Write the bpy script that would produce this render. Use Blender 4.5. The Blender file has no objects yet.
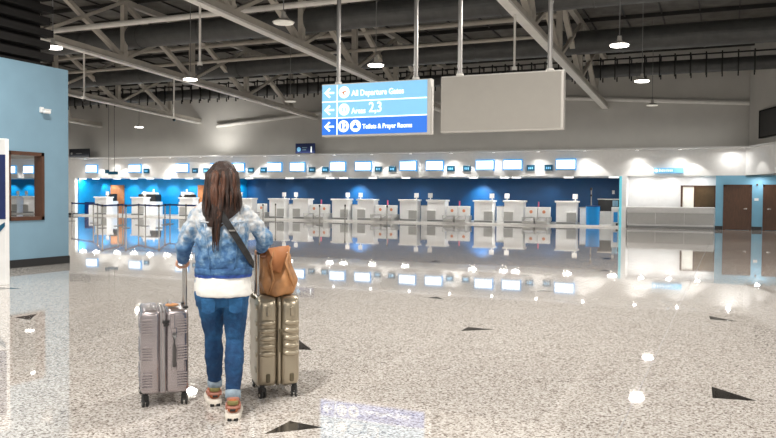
import bpy, bmesh, math, random
from math import sin, cos, pi, radians as R, sqrt
from mathutils import Vector as V, Matrix as M, noise as mnoise
random.seed(7)
sc = bpy.context.scene
C = bpy.context.collection

# ---------------------------------------------------------------- camera, world, exposure
YAW, PITCH, ROLL, FPX = R(23.76), R(-1.62), R(-0.45), 777.0
CAM = V((0, 0, 1.42))
fw = V((-sin(YAW)*cos(PITCH), cos(YAW)*cos(PITCH), sin(PITCH)))
r0 = V((cos(YAW), sin(YAW), 0)); u0 = r0.cross(fw)
rt = r0*cos(ROLL) - u0*sin(ROLL); up = u0*cos(ROLL) + r0*sin(ROLL)
cd = bpy.data.cameras.new('camera'); cam = bpy.data.objects.new('camera', cd); C.objects.link(cam)
cd.sensor_width = 36; cd.lens = FPX/776*36; cd.clip_end = 300
cam.matrix_world = M(((rt.x, up.x, -fw.x, CAM.x), (rt.y, up.y, -fw.y, CAM.y), (rt.z, up.z, -fw.z, CAM.z), (0, 0, 0, 1)))
sc.camera = cam
w = bpy.data.worlds.new('world'); sc.world = w; w.use_nodes = True
w.node_tree.nodes['Background'].inputs[0].default_value = (1, .97, .92, 1)
w.node_tree.nodes['Background'].inputs[1].default_value = 0.55
sc.view_settings.view_transform = 'Standard'; sc.view_settings.look = 'None'
sc.view_settings.gamma = 1; sc.view_settings.use_curve_mapping = False
sc.view_settings.exposure = 0.0

LAMP_W = 300; LAMP_COL = (1, .955, .88)
def area(loc, size, power, col=LAMP_COL, rot=(0, 0, 0), name='lamp_light', spread=None, shape='DISK', sy=None):
    l = bpy.data.lights.new(name, 'AREA'); l.shape = shape; l.size = size; l.energy = power; l.color = col
    if sy: l.size_y = sy
    if spread: l.spread = spread
    o = bpy.data.objects.new(name, l); o.location = loc; o.rotation_euler = rot; C.objects.link(o); return o
def spot(loc, power, ang, blend=.3, col=(1, .97, .92), rot=(0, 0, 0), size=.05, name='spot_light'):
    l = bpy.data.lights.new(name, 'SPOT'); l.energy = power; l.spot_size = ang; l.spot_blend = blend; l.color = col
    l.shadow_soft_size = size
    o = bpy.data.objects.new(name, l); o.location = loc; o.rotation_euler = rot; C.objects.link(o); return o
# high-bay lamps outside the frame (over and behind the photographer, and beyond the blue wall)
for X in (4.4, -2.7, -9.7, -16.9, -24):
    for Y in (-5, 2, 8.8):
        if X < -14 and Y < 5: continue
        area((X, Y, 5.35), .45, LAMP_W)
for X, Y in ((-24, 15.4), (-24, 21.5), (-24, 28), (-31.7, 15.4), (-31.7, 28), (-39, 22), (-39, 34), (4.4, 15.4), (4.4, 28), (-46, 30), (-2.8, 14.8)):
    area((X, Y, 5.35), .45, LAMP_W*(.48 if Y > 20 else 1))

# unseen fill strips added above the bulkhead ledge to brighten the upper wall
for xc in (-8, -24, -40): area((xc, 39.55, 3.97), 16, 26, (1, .97, .92), (R(180-28), 0, 0), 'wall_fill_light', shape='RECTANGLE', sy=.25)
def ray(x, y): return rt*((x-388)/FPX) + up*((219-y)/FPX) + fw
def onY(x, y, Y): d = ray(x, y); return CAM + d*((Y-CAM.y)/d.y)
def onX(x, y, X): d = ray(x, y); return CAM + d*((X-CAM.x)/d.x)
def onZ(x, y, Z=0.0): d = ray(x, y); return CAM + d*((Z-CAM.z)/d.z)

# ---------------------------------------------------------------- materials
def mat(name, col, rough=.5, metal=0, var=.06, scale=6, bump=0, bscale=40, emit=None, es=0, alpha=None, coat=0, stretch=None, trans=0, ior=1.5):
    m = bpy.data.materials.new(name); m.use_nodes = True; nt = m.node_tree; b = nt.nodes['Principled BSDF']
    L = nt.links.new
    tc = nt.nodes.new('ShaderNodeTexCoord'); src = tc.outputs['Object']
    if stretch:
        mp = nt.nodes.new('ShaderNodeMapping'); mp.inputs['Scale'].default_value = stretch; L(src, mp.inputs[0]); src = mp.outputs[0]
    n = nt.nodes.new('ShaderNodeTexNoise'); n.inputs['Scale'].default_value = scale; n.inputs['Detail'].default_value = 4; L(src, n.inputs['Vector'])
    cr = nt.nodes.new('ShaderNodeValToRGB'); e = cr.color_ramp.elements
    e[0].position = .3; e[1].position = .7
    e[0].color = (*[max(0, c*(1-var)) for c in col], 1); e[1].color = (*[min(1, c*(1+var)) for c in col], 1)
    L(n.outputs[0], cr.inputs[0]); L(cr.outputs[0], b.inputs['Base Color'])
    b.inputs['Roughness'].default_value = rough; b.inputs['Metallic'].default_value = metal
    b.inputs['Coat Weight'].default_value = coat; b.inputs['Transmission Weight'].default_value = trans; b.inputs['IOR'].default_value = ior
    if bump:
        n2 = nt.nodes.new('ShaderNodeTexNoise'); n2.inputs['Scale'].default_value = bscale; n2.inputs['Detail'].default_value = 3; L(src, n2.inputs['Vector'])
        bp = nt.nodes.new('ShaderNodeBump'); bp.inputs['Strength'].default_value = bump; bp.inputs['Distance'].default_value = .01
        L(n2.outputs[0], bp.inputs['Height']); L(bp.outputs[0], b.inputs['Normal'])
    if emit:
        b.inputs['Emission Color'].default_value = (*emit, 1); b.inputs['Emission Strength'].default_value = es
    return m
def ramp(nt, pts):
    cr = nt.nodes.new('ShaderNodeValToRGB'); e = cr.color_ramp.elements
    while len(e) < len(pts): e.new(.5)
    for k, (p, c) in enumerate(pts): e[k].position = p; e[k].color = (*c, 1)
    return cr
def terrazzo():
    m = bpy.data.materials.new('terrazzo'); m.use_nodes = True; nt = m.node_tree; b = nt.nodes['Principled BSDF']; L = nt.links.new
    tc = nt.nodes.new('ShaderNodeTexCoord')
    v1 = nt.nodes.new('ShaderNodeTexVoronoi'); v1.inputs['Scale'].default_value = 78; L(tc.outputs['Object'], v1.inputs['Vector'])
    sp = nt.nodes.new('ShaderNodeSeparateColor'); L(v1.outputs['Color'], sp.inputs[0])
    c1 = ramp(nt, [(0, (.20, .165, .145)), (.15, (.38, .335, .305)), (.34, (.58, .54, .505)), (.65, (.67, .64, .605)), (1, (.84, .82, .80))]); L(sp.outputs[0], c1.inputs[0])
    v2 = nt.nodes.new('ShaderNodeTexNoise'); v2.inputs['Scale'].default_value = 60; v2.inputs['Detail'].default_value = 5; v2.inputs['Roughness'].default_value = .7; L(tc.outputs['Object'], v2.inputs['Vector'])
    c2 = ramp(nt, [(.38, (.28, .24, .21)), (.48, (.95, .94, .93)), (.7, (1, 1, 1))]); L(v2.outputs[0], c2.inputs[0])
    mx = nt.nodes.new('ShaderNodeMix'); mx.data_type = 'RGBA'; mx.blend_type = 'MULTIPLY'; mx.inputs[0].default_value = .8
    L(c1.outputs[0], mx.inputs[6]); L(c2.outputs[0], mx.inputs[7])
    n3 = nt.nodes.new('ShaderNodeTexNoise'); n3.inputs['Scale'].default_value = .35; L(tc.outputs['Object'], n3.inputs['Vector'])
    c3 = ramp(nt, [(.3, (.93, .92, .92)), (.7, (1, 1, 1))]); L(n3.outputs[0], c3.inputs[0])
    m2 = nt.nodes.new('ShaderNodeMix'); m2.data_type = 'RGBA'; m2.blend_type = 'MULTIPLY'; m2.inputs[0].default_value = 1
    L(mx.outputs[2], m2.inputs[6]); L(c3.outputs[0], m2.inputs[7]); L(m2.outputs[2], b.inputs['Base Color'])
    b.inputs['Roughness'].default_value = .026; b.inputs['IOR'].default_value = 1.6
    return m
def denim(name, stops, zlo, zhi, nscale=9):
    """worn cotton: fade runs with the garment's own height, plus wash marks and a fine twill weave"""
    m = bpy.data.materials.new(name); m.use_nodes = True; nt = m.node_tree; b = nt.nodes['Principled BSDF']; L = nt.links.new
    tc = nt.nodes.new('ShaderNodeTexCoord'); s = nt.nodes.new('ShaderNodeSeparateXYZ'); L(tc.outputs['Object'], s.inputs[0])
    mr = nt.nodes.new('ShaderNodeMapRange'); mr.inputs[1].default_value = zlo; mr.inputs[2].default_value = zhi; L(s.outputs[2], mr.inputs[0])
    n = nt.nodes.new('ShaderNodeTexNoise'); n.inputs['Scale'].default_value = nscale; n.inputs['Detail'].default_value = 6; n.inputs['Roughness'].default_value = .65; L(tc.outputs['Object'], n.inputs['Vector'])
    a = nt.nodes.new('ShaderNodeMath'); a.operation = 'MULTIPLY_ADD'; a.inputs[1].default_value = 1.5; a.inputs[2].default_value = -.75; L(n.outputs[0], a.inputs[0])
    ad = nt.nodes.new('ShaderNodeMath'); ad.operation = 'ADD'; L(mr.outputs[0], ad.inputs[0]); L(a.outputs[0], ad.inputs[1])
    cr = ramp(nt, stops); L(ad.outputs[0], cr.inputs[0]); L(cr.outputs[0], b.inputs['Base Color'])
    b.inputs['Roughness'].default_value = .85
    n2 = nt.nodes.new('ShaderNodeTexNoise'); n2.inputs['Scale'].default_value = 26; n2.inputs['Detail'].default_value = 4; L(tc.outputs['Object'], n2.inputs['Vector'])
    bp = nt.nodes.new('ShaderNodeBump'); bp.inputs['Strength'].default_value = .7; bp.inputs['Distance'].default_value = .02
    L(n2.outputs[0], bp.inputs['Height']); L(bp.outputs[0], b.inputs['Normal'])
    return m

MT = dict(
 floor=terrazzo(),
 inlay=mat('black_granite', (.03, .027, .025), .06, var=.5, scale=60, ior=1.6),
 bluewall=mat('sky_blue_paint', (.20, .335, .44), .55, var=.04, scale=2),
 bluedoor=mat('pale_blue_paint', (.20, .46, .64), .5, var=.04, scale=2),
 deepblue=mat('deep_blue_laminate', (.0, .068, .205), .45, var=.06, scale=1.5),
 litblue=mat('lit_blue_laminate', (.0, .26, .60), .45, var=.06, scale=1.5),  # the blue wall's laminate, lightened as if under strong downlights
 white=mat('white_laminate', (.90, .90, .90), .35, var=.03),
 fascia=mat('white_plaster', (.86, .855, .84), .6, var=.03),
 lip=mat('bright_white_trim', (.85, .85, .84), .5, var=.02),
 grey=mat('light_grey_laminate', (.48, .48, .47), .35, var=.04),
 midgrey=mat('mid_grey_metal', (.22, .22, .22), .4, var=.06),
 upwall=mat('warm_grey_plaster', (.60, .585, .55), .8, var=.04, scale=1),
 roof=mat('roof_deck', (.13, .122, .11), .8, var=.25, scale=2),
 steel=mat('beige_painted_steel', (.50, .465, .41), .5, var=.08, scale=3),
 steellit=mat('pale_lit_steel', (.80, .78, .74), .45, var=.05, scale=3),  # pale pipes and trays; light bounced up from the floor is painted in
 duct=mat('galvanised_duct', (.085, .088, .088), .45, metal=.2, var=.15, scale=3),
 black=mat('black_paint', (.012, .012, .012), .5, var=.2),
 midblack=mat('dark_purlin_paint', (.03, .029, .027), .6, var=.1),
 poleal=mat('satin_pole', (.30, .29, .28), .35, metal=.6, var=.04),
 slat=mat('black_stained_slats', (.005, .0042, .0042), .95, var=.3),
 brown=mat('brown_wood', (.085, .036, .016), .35, var=.2, scale=8, stretch=(3, 3, .5)),
 brownframe=mat('brown_lacquered_wood', (.085, .034, .017), .4, var=.15, scale=8),
 orangewood=mat('orange_brown_wood', (.50, .19, .07), .5, var=.12, scale=4),
 brownblind=mat('brown_blind', (.13, .075, .03), .6, var=.1),
 base=mat('black_skirting', (.015, .015, .017), .4),
 chrome=mat('brushed_steel', (.62, .60, .57), .22, metal=1, var=.05),
 screen=mat('lit_screen', (.1, .1, .1), .3, emit=(.86, .95, 1), es=2.2),
 screenblue=mat('lit_screen_border', (.0, .1, .3), .3, emit=(.10, .42, .80), es=.8),
 cyanglow=mat('lit_cyan_edge', (.1, .4, .5), .3, emit=(.15, .65, .75), es=.5),
 numsign=mat('teal_number_panel', (.0, .06, .12), .3, emit=(.0, .12, .22), es=.2),
 lampglow=mat('lamp_diffuser', (.9, .9, .9), .4, emit=(1, .97, .9), es=9),
 lampdim=mat('lamp_opal', (.75, .72, .64), .4, emit=(1, .95, .85), es=.25),
 dlglow=mat('downlight_lens', (.9, .9, .9), .4, emit=(1, .98, .95), es=2.0),
 signlt=mat('sign_sky_blue', (.20, .52, .80), .35, var=.02, emit=(.22, .54, .85), es=.42),
 signdk=mat('sign_royal_blue', (.015, .16, .72), .35, var=.02, emit=(.02, .20, .85), es=.34),
 signwht=mat('sign_white', (.9, .95, .95), .35, var=.01, emit=(.85, .97, 1), es=.8),
 signgrey=mat('sign_blank_grey', (.36, .34, .31), .55, var=.02),
 alu=mat('sign_aluminium', (.55, .53, .50), .4, metal=.3, var=.03),
 navy=mat('navy_panel', (.005, .02, .12), .35, var=.1),
 navybelt=mat('navy_webbing', (.004, .018, .13), .7),
 binblue=mat('bin_blue', (.0, .24, .62), .35, var=.05),
 orange=mat('orange_sticker', (.75, .30, .16), .5),
 pink=mat('pink_post', (.65, .12, .22), .5),
 rubber=mat('black_rubber', (.015, .015, .015), .6),
 redwhite=mat('dull_white', (.7, .7, .7), .5),
 skin=mat('skin', (.60, .33, .22), .5, var=.06, scale=14),
 hair=mat('brown_hair', (.026, .0105, .0065), .45, var=.75, scale=16, bump=.6, bscale=60, stretch=(5, 5, .35)),
 hair2=mat('light_brown_hair', (.085, .030, .014), .45, var=.6, scale=16, bump=.5, bscale=60, stretch=(5, 5, .35)),
 shirt=mat('white_cotton', (.80, .79, .76), .8, var=.04, scale=10, bump=.5, bscale=14),
 strap=mat('black_webbing', (.012, .012, .014), .6, bump=.3, bscale=200),
 eye=mat('eye', (.05, .03, .02), .2), lips=mat('lips', (.5, .15, .12), .4),
 bag=mat('tan_leather', (.42, .20, .08), .42, var=.35, scale=9, bump=.6, bscale=12),
 bagin=mat('orange_lining', (.40, .15, .05), .6, var=.15),
 silver=mat('rose_silver_shell', (.43, .39, .40), .24, metal=.85, var=.05),
 silverdk=mat('grey_zip_tape', (.26, .25, .25), .55, var=.1),
 gold=mat('champagne_shell', (.40, .345, .26), .28, metal=.6, var=.06),
 golddk=mat('olive_zip_tape', (.10, .08, .045), .6, var=.1),
 shoeor=mat('orange_suede', (.44, .13, .05), .7, var=.3, scale=30),
 shoepk=mat('dusty_pink_mesh', (.45, .20, .15), .7, var=.15, scale=40),
 shoekh=mat('olive_panel', (.20, .17, .06), .7, var=.2),
 sole=mat('cream_rubber', (.82, .76, .68), .5, var=.04),
 darkgrip=mat('dark_grey_grip', (.09, .085, .085), .4),
 amber=mat('tan_tag', (.45, .20, .07), .5),
 glass=mat('clear_glass', (1, 1, 1), .02, var=0, trans=1, ior=1.02),
 jeans=denim('dark_blue_jeans', [(0, (.003, .022, .075)), (.4, (.006, .046, .135)), (.75, (.014, .10, .25)), (1, (.035, .13, .29))], -.3, 1.3, 7),
 jacket=denim('bleached_denim', [(.0, (.025, .075, .20)), (.3, (.055, .15, .32)), (.52, (.16, .29, .46)), (.74, (.50, .55, .61)), (1, (.70, .69, .68))], .84, 1.42, 17),
 hemblue=mat('indigo_hem', (.03, .085, .36), .8, var=.4, scale=30),
 cuff=mat('faded_denim_cuff', (.26, .33, .40), .85, var=.25, scale=30, bump=.3, bscale=60),
)

# ---------------------------------------------------------------- mesh helpers
class B:
    def __init__(s): s.bm = bmesh.new()
    def box(s, c, d, rz=0, mtx=None):
        m = M.Translation(c) @ M.Rotation(rz, 4, 'Z') @ M.Diagonal((d[0], d[1], d[2], 1))
        if mtx: m = mtx @ m
        bmesh.ops.create_cube(s.bm, size=1, matrix=m); return s
    def box2(s, a, b): return s.box([(a[i]+b[i])/2 for i in range(3)], [abs(b[i]-a[i]) for i in range(3)])
    def cyl(s, c, r, h, seg=16, axis='Z', r2=None, mtx=None):
        m = M.Translation(c)
        if axis == 'X': m = m @ M.Rotation(pi/2, 4, 'Y')
        if axis == 'Y': m = m @ M.Rotation(pi/2, 4, 'X')
        if mtx: m = mtx @ m
        bmesh.ops.create_cone(s.bm, cap_ends=True, segments=seg, radius1=r, radius2=r if r2 is None else r2, depth=h, matrix=m); return s
    def ell(s, c, d, seg=16, rot=None):
        m = M.Translation(c)
        if rot: m = m @ rot
        m = m @ M.Diagonal((d[0], d[1], d[2], 1))
        bmesh.ops.create_uvsphere(s.bm, u_segments=seg, v_segments=max(6, seg//2+2), radius=1, matrix=m); return s
    def cap(s, p, q, r1, r2, seg=14):
        p, q = V(p), V(q); d = q-p; L_ = d.length
        rot = d.to_track_quat('Z', 'Y').to_matrix().to_4x4()
        bmesh.ops.create_cone(s.bm, cap_ends=True, segments=seg, radius1=r1, radius2=r2, depth=L_, matrix=M.Translation((p+q)/2) @ rot)
        s.ell(p, (r1,)*3, seg); s.ell(q, (r2,)*3, seg); return s
    def chain(s, pts, rs):
        for i in range(len(pts)-1): s.cap(pts[i], pts[i+1], rs[i], rs[i+1])
        return s
    def bar(s, p, q, wx, wz):
        """rectangular bar between p and q"""
        p, q = V(p), V(q); d = q-p
        z = d.normalized(); x = z.cross(V((0, 0, 1)))
        if x.length < 1e-4: x = V((1, 0, 0))
        x.normalize(); y = z.cross(x)
        m = M(((x.x, y.x, z.x, 0), (x.y, y.y, z.y, 0), (x.z, y.z, z.z, 0), (0, 0, 0, 1)))
        bmesh.ops.create_cube(s.bm, size=1, matrix=M.Translation((p+q)/2) @ m @ M.Diagonal((wx, wz, d.length, 1))); return s
    def tube(s, pts, r, seg=8):
        pts = [V(p) for p in pts]; rings = []
        n = len(pts); rr = r if isinstance(r, (list, tuple)) else [r]*n
        ref = V((0, 0, 1))
        for i, p in enumerate(pts):
            t = (pts[min(i+1, n-1)]-pts[max(i-1, 0)]).normalized()
            a = t.cross(ref)
            if a.length < .05: a = t.cross(V((0, 1, 0)))
            a.normalize(); b = t.cross(a)
            rings.append([s.bm.verts.new(p + a*rr[i]*cos(2*pi*k/seg) + b*rr[i]*sin(2*pi*k/seg)) for k in range(seg)])
        s._skin(rings); return s
    def _skin(s, rings, cap=True):
        for a, b in zip(rings, rings[1:]):
            n = len(a)
            for k in range(n): s.bm.faces.new((a[k], a[(k+1) % n], b[(k+1) % n], b[k]))
        if cap:
            s.bm.faces.new(list(reversed(rings[0]))); s.bm.faces.new(rings[-1])
    def loft(s, rings, seg=28, e=2.0, cap=True, f=None):
        """rings: (cx, cy, z, rx, ry); superellipse exponent e; f(theta, ring) -> radial scale"""
        out = []
        for j, (cx, cy, z, rx, ry) in enumerate(rings):
            row = []
            for k in range(seg):
                t = 2*pi*k/seg; c_, s_ = cos(t), sin(t)
                sx = abs(c_)**(2/e)*(1 if c_ >= 0 else -1); sy = abs(s_)**(2/e)*(1 if s_ >= 0 else -1)
                g = f(t, z) if f else 1
                row.append(s.bm.verts.new((cx+rx*sx*g, cy+ry*sy*g, z)))
            out.append(row)
        s._skin(out, cap); return s
    def prism(s, poly, y0, y1, plane='XZ'):
        """extrude a 2-D outline"""
        a = [s.bm.verts.new((p[0], y0, p[1]) if plane == 'XZ' else (p[0], p[1], y0)) for p in poly]
        b = [s.bm.verts.new((p[0], y1, p[1]) if plane == 'XZ' else (p[0], p[1], y1)) for p in poly]
        s.bm.faces.new(a); s.bm.faces.new(list(reversed(b)))
        n = len(poly)
        for k in range(n): s.bm.faces.new((a[k], b[k], b[(k+1) % n], a[(k+1) % n]))
        return s
    def ribbon(s, pts, normals, wdt, th):
        rings = []; n = len(pts)
        for i in range(n):
            p = V(pts[i]); t = (V(pts[min(i+1, n-1)])-V(pts[max(i-1, 0)])).normalized(); nn = V(normals[i]).normalized()
            a = t.cross(nn).normalized(); nn = a.cross(t)
            rings.append([s.bm.verts.new(p + a*wdt/2*sx + nn*th/2*sy) for sx, sy in ((-1, -1), (1, -1), (1, 1), (-1, 1))])
        s._skin(rings); return s
    def obj(s, name, m, parent=None, bevel=0, smooth=False, seg=2, mods=None, loc=None):
        bmesh.ops.recalc_face_normals(s.bm, faces=s.bm.faces)
        me = bpy.data.meshes.new(name); s.bm.to_mesh(me); s.bm.free()
        me.materials.append(MT[m] if isinstance(m, str) else m)
        if smooth:
            for p in me.polygons: p.use_smooth = True
        o = bpy.data.objects.new(name, me); C.objects.link(o)
        if parent: o.parent = parent
        if loc: o.location = loc
        if bevel:
            b = o.modifiers.new('bevel', 'BEVEL'); b.width = bevel; b.segments = seg; b.limit_method = 'ANGLE'
        return o
def organic(o, vox, smooth=6, disp=0, dscale=.12, fac=.5):
    r_ = o.modifiers.new('remesh', 'REMESH'); r_.mode = 'VOXEL'; r_.voxel_size = vox; r_.use_smooth_shade = True
    if smooth:
        s_ = o.modifiers.new('smooth', 'SMOOTH'); s_.iterations = smooth; s_.factor = fac
    if disp:
        t = bpy.data.textures.new('folds', 'CLOUDS'); t.noise_scale = dscale; t.noise_depth = 2
        d = o.modifiers.new('folds', 'DISPLACE'); d.texture = t; d.strength = disp; d.mid_level = .5; d.texture_coords = 'LOCAL'
    return o
def tag(o, label, cat, group=None):
    o['label'] = label; o['category'] = cat
    if group: o['group'] = group
    return o
def thing(name, label, cat, loc=(0, 0, 0), rz=0, group=None):
    o = bpy.data.objects.new(name, None); C.objects.link(o); o.location = loc; o.rotation_euler = (0, 0, rz)
    o.empty_display_size = .1
    return tag(o, label, cat, group)
def struct(o): o['kind'] = 'structure'; return o
def dup(root, loc=None, rz=None, label=None, keep=None):
    r_ = root.copy(); C.objects.link(r_)
    if loc is not None: r_.location = loc
    if rz is not None: r_.rotation_euler = (0, 0, rz)
    if label: r_['label'] = label
    for ch in list(root.children):
        c = ch.copy(); C.objects.link(c); c.parent = r_
        for g in ch.children:
            d = g.copy(); C.objects.link(d); d.parent = c
    return r_
def text(body, size, m, parent, loc, rot, name='lettering', ext=.004, align='LEFT', sx=1, bold=0):
    cu = bpy.data.curves.new('t', 'FONT'); cu.body = body; cu.size = size; cu.extrude = ext; cu.align_x = align; cu.offset = bold
    t = bpy.data.objects.new('t', cu); C.objects.link(t)
    dg = bpy.context.evaluated_depsgraph_get()
    me = bpy.data.meshes.new_from_object(t.evaluated_get(dg)); bpy.data.objects.remove(t)
    me.materials.clear(); me.materials.append(MT[m]); o = bpy.data.objects.new(name, me); C.objects.link(o)
    o.parent = parent; o.location = loc; o.rotation_euler = rot; o.scale = (sx, 1, 1); return o
ORD = 'first second third fourth fifth sixth seventh eighth ninth tenth eleventh twelfth thirteenth fourteenth fifteenth sixteenth seventeenth eighteenth nineteenth twentieth'.split()
def ordn(i): return ORD[i] if i < len(ORD) else 'far'

# ---------------------------------------------------------------- setting: floor
D = 40.0
fl = struct(B().box2((-62, -14, -.2), (14, 46, 0)).obj('floor', 'floor'))
tri = [[(264, 434), (290, 421), (323, 427.5)], [(711.5, 386.5), (757, 401), (712.5, 398)], [(460.5, 331), (468, 327), (494, 329.5)],
       [(15, 317.5), (30, 320), (36.5, 314)], [(299, 340), (299, 349.5), (312, 350)], [(0, 287), (0, 289.5), (21, 288.5)],
       [(427, 297.8), (437, 296.6), (444, 299.4)], [(534, 291.5), (541, 290), (553, 291.3)], [(709, 316), (710, 319.5), (738, 321.5)],
       [(519, 275.2), (524, 276.6), (531, 275.6)], [(430, 261.4), (443, 262.6), (436, 260.4)], [(598, 271), (612, 271.4), (604, 269.6)], [(600, 257.4), (614, 258.6), (606, 259.4)]]
for t in tri:
    pts = [onZ(*p) for p in t]
    B().prism([(p.x, p.y) for p in pts], .0006, -.01, 'XY').obj('inlay', 'inlay', fl)
# floor joint line along the terrazzo bays
jl = B()
p0, p1 = onZ(712, 430), onZ(712, 300)
jl.box2((-.6, 2.2, -.004), (-.592, 39, .0005))
for yy in (9.5, 18.5, 27.5, 36): jl.box2((-40, yy, -.004), (12, yy+.008, .0005))
jl.obj('floor_joint', 'silverdk', fl)

# ---------------------------------------------------------------- setting: far wall, bulkhead, alcove
LX = -58.0
struct(B().box2((LX, D+.55, 3.8), (1.1, D+.9, 9.5)).obj('wall_back', 'upwall'))
struct(B().box2((LX, D+4.2, 0), (-4.94, D+4.4, 2.9)).obj('wall_check_in', 'deepblue'))
struct(B().box2((LX, D-.0, 2.56), (.66, D+.55, 3.84)).obj('bulkhead', 'fascia'))
struct(B().box2((LX, D-.70, 3.83), (.85, D+.60, 3.90)).obj('trim_1', 'lip'))
struct(B().box2((LX, D+.55, 2.56), (.66, D+4.4, 2.66)).obj('ceiling_check_in', 'fascia'))
# left part of the blue wall, set forward; downlight brightness is in its colour
wl = struct(B().box2((-41.0, D+3.3, .1), (-29.9, D+4.2, 2.56)).obj('wall_left_bay', 'litblue'))
struct(B().box2((LX, D+3.3, .1), (-42.0, D+4.2, 2.56)).obj('wall_far_bay', 'litblue'))  # lighter blue stands in for stronger light behind the window
struct(B().box2((-42.0, D+.0, 0), (-41.0, D+4.2, 2.56)).obj('column_left', 'fascia'))
struct(B().box2((-41.0, D+.25, .1), (-40.9, D+3.3, 2.56)).obj('wall_left_return', 'litblue'))
struct(B().box2((-42.03, D-.02, 0), (-40.97, D+.3, .16)).obj('baseboard_left', 'base'))
struct(B().box2((LX, D-.15, 0), (-42.05, D+4.2, .08)).obj('trim_2', 'grey'))
struct(B().box2((-40.96, D-.15, 0), (-5.05, D+4.2, .085)).obj('trim_3', 'grey'))
struct(B().box2((-40.96, D-.18, .0), (-5.05, D-.15, .09)).obj('trim_4', 'lip'))
# angled wall on the right
ax, ay = .345, -.938
def angled(z0, z1, off, th, name, m, x0=.62, Ln=19, y0=D):
    o = B().box((Ln/2, th/2, (z0+z1)/2), (Ln, th, z1-z0)).obj(name, m)
    o.location = (x0-ay*-off*0, y0-off, 0); o.rotation_euler = (0, 0, math.atan2(ay, ax)); return struct(o)
angled(3.84, 9.5, -.4, .4, 'wall_right', 'upwall', .75)
angled(2.56, 3.86, 0, .5, 'bulkhead_right', 'fascia')
angled(3.82, 3.90, .36, .9, 'trim_5', 'lip')
struct(B().prism([(.66, D), (.66, D+4), (12, D+4), (12, 25), (6.2, 25)], 2.56, 2.62, 'XY').obj('ceiling_right', 'fascia'))
# white service alcove
struct(B().box2((-4.94, D, 0), (-4.72, D+4.2, 2.56)).obj('wall_pier', 'white'))
struct(B().box2((-5.06, D-.02, 0), (-4.945, D+.1, 2.54)).obj('trim_6', 'cyanglow'))
struct(B().box2((-4.72, D+1.0, 0), (-.64, D+1.2, 2.56)).obj('wall_service', 'white'))
# blue wall with doors
struct(B().box2((-.64, D, 0), (9, D+1.2, 2.56)).obj('wall_doors', 'bluedoor'))
struct(B().box2((-.65, D-.03, 0), (-.32, D, .17)).obj('baseboard_doors', 'base'))
struct(B().box2((.93, D-.03, 0), (1.36, D, .17)).obj('baseboard_between_doors', 'base'))
for k, x0 in enumerate((-.31, 1.38)):
    d = struct(B().box2((x0, D-.06, 0), (x0+.1, D+.02, 2.13)).box2((x0+1.13, D-.06, 0), (x0+1.23, D+.02, 2.13)).box2((x0, D-.06, 2.03), (x0+1.23, D+.02, 2.13)).obj('door_%d' % (k+1), 'brownframe'))
    B().box2((x0+.1, D-.03, .01), (x0+1.13, D-.0, 2.03)).obj('door_leaf', 'brown', d)
    hx = x0+1.0 if k == 0 else x0+.22
    B().cyl((hx, D-.07, 1.0), .03, .08, axis='Y').box((hx+(-.05 if k == 0 else .05), D-.1, 1.0), (.14, .02, .025)).obj('door_handle', 'chrome', d)
ns = tag(B().box2((1.02, D-.02, 1.38), (1.2, D, 1.5)).obj('door_plate', 'white'), 'small white plate on the pale blue wall between two brown doors', 'sign')
al = tag(B().cyl((1.13, D-.03, 2.12), .045, .06, axis='Y').obj('wall_alarm', 'brownframe'), 'small dark round alarm high on the blue wall between the doors', 'alarm')
# brown framed hatch in the alcove
hz = struct(thing('window_1', 'x', 'x')); del hz['label'], hz['category']
a = onY(681, 185.5, D+.98); b_ = onY(716, 207, D+.98)
x0, x1, z0, z1 = a.x, -.66, 1.0, a.z
B().box2((x0, D+.9, z0), (x0+.09, D+1, z1)).box2((x0, D+.9, z1-.06), (x1, D+1, z1)).box2((x1-.06, D+.9, z0), (x1, D+1, z1)).box2((x0+.60, D+.92, z0), (x0+.67, D+1, z1)).obj('window_frame', 'brownframe', hz)
B().box2((x0+.09, D+.97, z0), (x0+.60, D+.985, z1-.06)).obj('light_panel', mat('warm_lit_panel', (.8, .78, .7), .5, emit=(1, .97, .88), es=.35), hz)
bl = B().box2((x0+.67, D+.96, z0), (x1-.06, D+.975, z1-.06))
for k in range(14): bl.box((x0/2+x1/2+.3, D+.95, z0+.05+k*.07), (x1-x0-.73, .012, .05))
bl.obj('blind', 'brownblind', hz)

# ---------------------------------------------------------------- setting: roof
SL = .0475
def zroof(y, zD): return zD + SL*(D-y)
rf = B(); v = [(-60, -14), (14, -14), (14, 42), (-60, 42)]
a = [rf.bm.verts.new((x, y, zroof(y, 8.75))) for x, y in v]; b2 = [rf.bm.verts.new((x, y, zroof(y, 8.95))) for x, y in v]
rf.bm.faces.new(a); rf.bm.faces.new(b2)
for k in range(4): rf.bm.faces.new((a[k], a[(k+1) % 4], b2[(k+1) % 4], b2[k]))
struct(rf.obj('ceiling', 'roof'))
struct(B().box2((LX-.4, -14, 0), (LX, 45, 12)).obj('wall_left', 'upwall'))

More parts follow.
